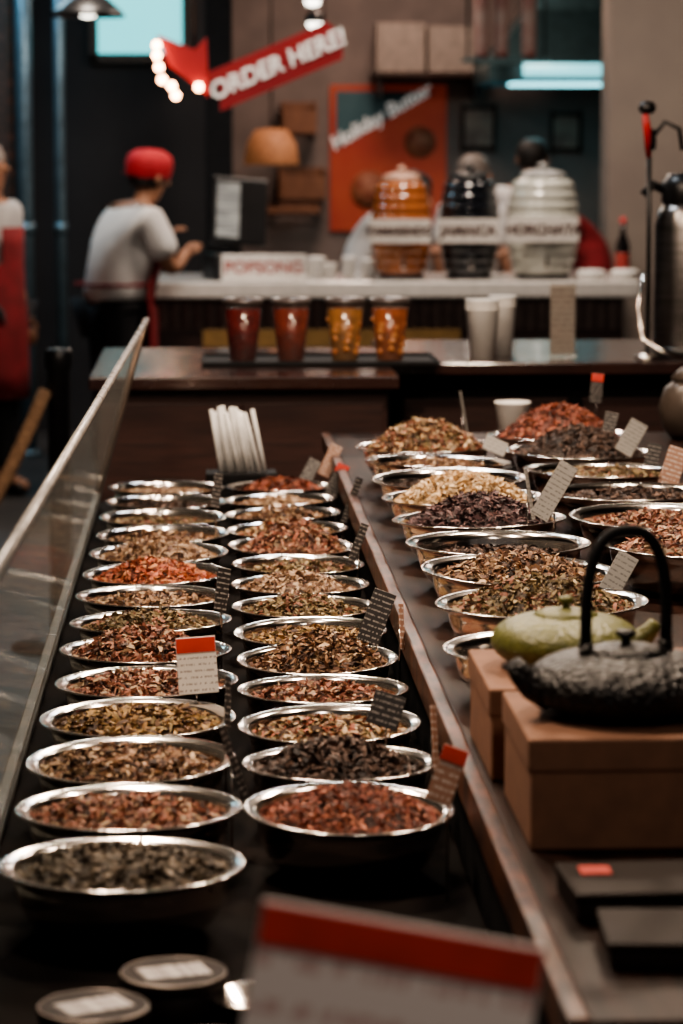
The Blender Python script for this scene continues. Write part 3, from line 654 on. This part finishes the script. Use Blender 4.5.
def person(label,loc,yaw,pose,skin,shirt,head='cap',apron=True,hairm=HAIRB,shortsl=True,bag=0.):
    J=dict(BASE); J.update(pose); J={k:Vector(v) for k,v in J.items()}
    t=thing('person',label,'person',loc,yaw)
    RAD=dict(pel=(.14,.105),spi=(.125,.095),che=(.15,.105),nck=.055,jaw=(.058,.066),sku=(.078,.092),cro=(.06,.07),shL=.062,elL=.043,wrL=.027,paL=(.038,.02),shR=.062,elR=.043,wrR=.027,paR=(.038,.02),hiL=.09,knL=.058,anL=.04,toL=.035,hiR=.09,knR=.058,anR=.04,toR=.035)
    keys=list(RAD); V=[tuple(J[k]) for k in keys]; R=[RAD[k] for k in keys]; ix={k:i for i,k in enumerate(keys)}
    ch=[('pel','spi'),('spi','che'),('che','nck'),('nck','jaw'),('jaw','sku'),('sku','cro')]
    for s in'LR': ch+=[('che','sh'+s),('sh'+s,'el'+s),('el'+s,'wr'+s),('wr'+s,'pa'+s),('pel','hi'+s),('hi'+s,'kn'+s),('kn'+s,'an'+s),('an'+s,'to'+s)]
    E=[(ix[a_],ix[b_]) for a_,b_ in ch]; roots=[0]
    jaw,sku=J['jaw'],J['sku']; upv=(sku-jaw).normalized(); fwd=Vector((0,1,0)); fwd=(fwd-upv*fwd.dot(upv)).normalized()
    for s in'LR':
        w_,p_=J['wr'+s],J['pa'+s]; d=(p_-w_).normalized(); side=d.cross(Vector((0,0,1)) if abs(d.z)<.8 else Vector((0,1,0))).normalized(); cur=side.cross(d).normalized()
        if cur.z>0: cur=-cur
        sg=1 if s=='L' else -1
        for k,lf in enumerate((.9,1.0,.95,.75)):
            b0=p_+side*(k-1.5)*.019+d*.008; b1=b0+d*.042*lf; b2=b1+(d*.8+cur*.6).normalized()*.03*lf; b3=b2+(d*.5+cur*.8).normalized()*.02*lf
            i0=len(V); V+= [tuple(b0),tuple(b1),tuple(b2),tuple(b3)]; R+=[.009,.0085,.008,.007]; E+=[(i0,i0+1),(i0+1,i0+2),(i0+2,i0+3)]; roots.append(i0)
        b0=p_-side*.02*sg-d*.03; b1=b0-side*.03*sg+d*.02; b2=b1-side*.008*sg+d*.03
        i0=len(V); V+=[tuple(b0),tuple(b1),tuple(b2)]; R+=[.012,.01,.009]; E+=[(i0,i0+1),(i0+1,i0+2)]; roots.append(i0)
    n0=sku+fwd*.07-upv*.02; n1=sku+fwd*.105-upv*.035; i0=len(V); V+=[tuple(n0),tuple(n1)]; R+=[.014,.011]; E+=[(i0,i0+1)]; roots.append(i0)
    skinm('body',V,E,R,roots,skin,t)
    sd=fwd.cross(upv).normalized()
    for s in(-1,1):
        lathe('eye',[(0,-.008),(.01,0),(0,.008)],BLACK,t,tuple(sku+fwd*.085+sd*.03*s+upv*.005),seg=10)
        lathe('ear',[(0,-.03),(.012,-.015),(.015,.01),(0,.03)],skin,t,tuple(sku+sd*.082*s-upv*.015),seg=10)
    lathe('mouth',[(0,-.004),(.022,0),(0,.004)],mat('lips',(.3,.09,.07),.5),t,tuple(jaw+fwd*.062+upv*.015),seg=12,scale=(1,.4,1))
    sv=[J['pel']+Vector((0,0,-.05)),J['pel']*.6+J['spi']*.4,J['spi'],J['che'],J['che']*.35+J['nck']*.65]
    sr=[(.165+bag,.13+bag),(.158+bag,.125+bag),(.15+bag,.12+bag),(.17+bag*.5,.125+bag*.5),(.075,.075)]; se=[(0,1),(1,2),(2,3),(3,4)]
    for s in'LR':
        i=len(sv); f_=.78 if shortsl else 1.0
        sv+=[J['sh'+s],J['sh'+s]*(1-f_)+J['el'+s]*f_]; sr+=[.08,.068+bag*.5]; se+=[(3,i),(i,i+1)]
    skinm('shirt',[tuple(v) for v in sv],se,sr,[0],shirt,t)
    pv=[J['pel']]; pr=[(.155,.12)]; pe=[]
    for s in'LR':
        i=len(pv); pv+=[J['hi'+s],J['kn'+s],J['an'+s]+Vector((0,0,.02))]; pr+=[.105,.078,.062]; pe+=[(0,i),(i,i+1),(i+1,i+2)]
    skinm('trousers',[tuple(v) for v in pv],pe,pr,[0],PANTS,t)
    for s in'LR': 
        a_,b_=J['an'+s],J['to'+s]; skinm('shoe',[tuple(a_-Vector((0,.03,.04))),tuple(b_),],[(0,1)],[(.05,.045),(.048,.035)],[0],BLACK,t)
    if apron:
        bm=bmesh.new(); rows=[]
        for q in range(9):
            f_=q/8; c=J['che'].lerp(J['pel'],min(1,f_*1.8)) if f_<.55 else J['pel']+Vector((0,.02,-(f_-.55)*1.0))
            wdt=(.5 if f_<.3 else 1.15); rx,ry=.19+bag,.155+bag
            rows.append([bm.verts.new((c.x+rx*math.sin(a_),c.y+ry*math.cos(a_),c.z)) for a_ in [wdt*(-1+2*k/12) for k in range(13)]])
        for A,B in zip(rows,rows[1:]):
            for k in range(12): bm.faces.new((A[k],A[k+1],B[k+1],B[k]))
        o=new('apron',bmfin(bm,'apron'),APRON,t,smooth=True); md=o.modifiers.new('th','SOLIDIFY'); md.thickness=.005
        lp=[(J['pel'].x+(.178+bag)*math.sin(a_),J['pel'].y+(.143+bag)*math.cos(a_),J['pel'].z+.08) for a_ in [2*math.pi*k/24 for k in range(24)]]
        tube('apron_string',lp,.009,APRON,t,closed=True,seg=6)
    q=(upv).to_track_quat('Z','Y').to_euler()
    if head=='cap':
        c=lathe('cap',[(.098,-.01),(.106,.02),(.112,.06),(.1,.1),(.06,.125),(0,.132)],CAPR,t,tuple(sku+fwd*-.012),rot=q,seg=28,scale=(.92,1.08,1))
        bm=bmesh.new(); vs=[bm.verts.new((.07*math.sin(a_),.085+.045*math.cos(a_),.008)) for a_ in [(-1.5+3*k/10) for k in range(11)]]; bm.faces.new(vs)
        b_=new('cap_brim',bmfin(bm,'cap_brim'),CAPR,c); b_.modifiers.new('th','SOLIDIFY').thickness=.006
    hz_=[(.088,-.05),(.096,-.01),(.1,.03),(.085,.075),(.05,.1),(0,.108)] if head!='cap' else [(.07,-.07),(.088,-.045),(.09,-.0),(.08,.02),(0,.03)]
    lathe('hair',hz_,hairm,t,tuple(sku-fwd*.022+upv*.012),rot=q,seg=28,scale=(.9,1,1))
    return t
lean=dict(spi=(0,.03,1.10),che=(0,.08,1.27),nck=(0,.15,1.39),jaw=(0,.2,1.445),sku=(0,.205,1.525),cro=(0,.195,1.57),
 shL=(-.165,.11,1.33),elL=(-.2,.19,1.09),wrL=(-.13,.30,1.2),paL=(-.11,.35,1.24),shR=(.175,.12,1.32),elR=(.2,.22,1.07),wrR=(.14,.31,1.14),paR=(.12,.35,1.17))
person('person in red cap and white t-shirt leaning forward',(-.44,13.8,0),-math.radians(64),lean,SKIN2,SHIRT,'cap',True,bag=.035)
person('person with grey hair, white shirt and red apron',(at(-8,0,13.6)[0],13.6,0),math.radians(-120),dict(),SKIN2,SHIRTD,'hair',True,HAIRG)
bend=dict(che=(0,.14,1.22),nck=(0,.24,1.31),jaw=(0,.29,1.34),sku=(0,.31,1.415),cro=(0,.31,1.46),shL=(-.165,.16,1.27),elL=(-.2,.22,1.04),wrL=(-.12,.38,1.1),paL=(-.1,.44,1.1),shR=(.165,.16,1.27),elR=(.2,.22,1.04),wrR=(.12,.38,1.1),paR=(.1,.44,1.1))
person('kitchen worker in white shirt bending over work',(at(363,0,15.75)[0],15.8,0),math.radians(-110),bend,SKIN,SHIRT,'hair',False)
person('kitchen worker in red shirt bending over work',(at(594,0,15.45)[0],15.46,-.0),math.radians(88),bend,SKIN2,APRON,'hair',False)
person('kitchen worker in white shirt behind the counter',(at(476,0,15.9)[0],16.0,-.06),math.radians(-25),dict(),SKIN,SHIRT,'hair',False,HAIRG)
person('kitchen worker with black hair and white shirt',(at(532,0,16.5)[0],16.5,.03),math.radians(-10),dict(),SKIN2,SHIRT,'hair',False)
# ---------------------------------------------------------------- lights
def area(name,loc,size,power,col,rot=(0,0,0)):
    l=bpy.data.lights.new(name,'AREA'); l.shape='DISK'; l.size=size; l.energy=power; l.color=col
    o=bpy.data.objects.new(name,l); COL.objects.link(o); o.location=loc; o.rotation_euler=rot; return o
W=(1,.78,.60)
for i,(x,y) in enumerate(((-.4,3.3),(.95,4.1),(-.25,5.1),(1.0,6.1),(.2,7.0))):
    area('overhead_light',(x,y,2.8),.24,41 if i<4 else 34,W)
area('overhead_light',(.6,1.0,2.9),.5,15,(1,.85,.72),rot=(math.radians(20),0,0))  # unseen fill light added near the camera, not a real lamp
area('overhead_light',(.5,8.6,3.0),.3,15,(.85,.93,1))
area('overhead_light',(-.5,12.6,3.2),.4,55,(1,.85,.72))
area('overhead_light',(1.2,13.4,3.2),.5,62,(1,.83,.70))
area('overhead_light',(1.0,16.6,3.3),.8,48,(1,.74,.60))
area('overhead_light',(2.4,14.3,3.2),.5,24,(1,.84,.72))
area('overhead_light',(1.95,16.9,2.0),.4,1.2,(.4,.9,1))  # small teal light added beneath the vent hood
area('overhead_light',(-1.3,14.8,3.2),.5,25,(.45,.8,1))
wd=bpy.data.worlds.new('world'); S.world=wd; wd.use_nodes=True
wd.node_tree.nodes['Background'].inputs[0].default_value=(.45,.4,.38,1); wd.node_tree.nodes['Background'].inputs[1].default_value=.15
try:
    S.view_settings.look='AgX - Medium High Contrast'
except Exception as e: print(e)
# ---------------------------------------------------------------- camera
cam=bpy.data.cameras.new('camera'); co=bpy.data.objects.new('camera',cam); COL.objects.link(co)
cam.sensor_fit='VERTICAL'; cam.sensor_height=36; cam.lens=100
co.location=(0,0,CAMZ); co.rotation_euler=(math.radians(90-7.25),0,-math.radians(2.75))
cam.dof.use_dof=True; cam.dof.focus_distance=4.5; cam.dof.aperture_fstop=5.2; cam.dof.aperture_blades=0
cam.clip_end=60
S.camera=co
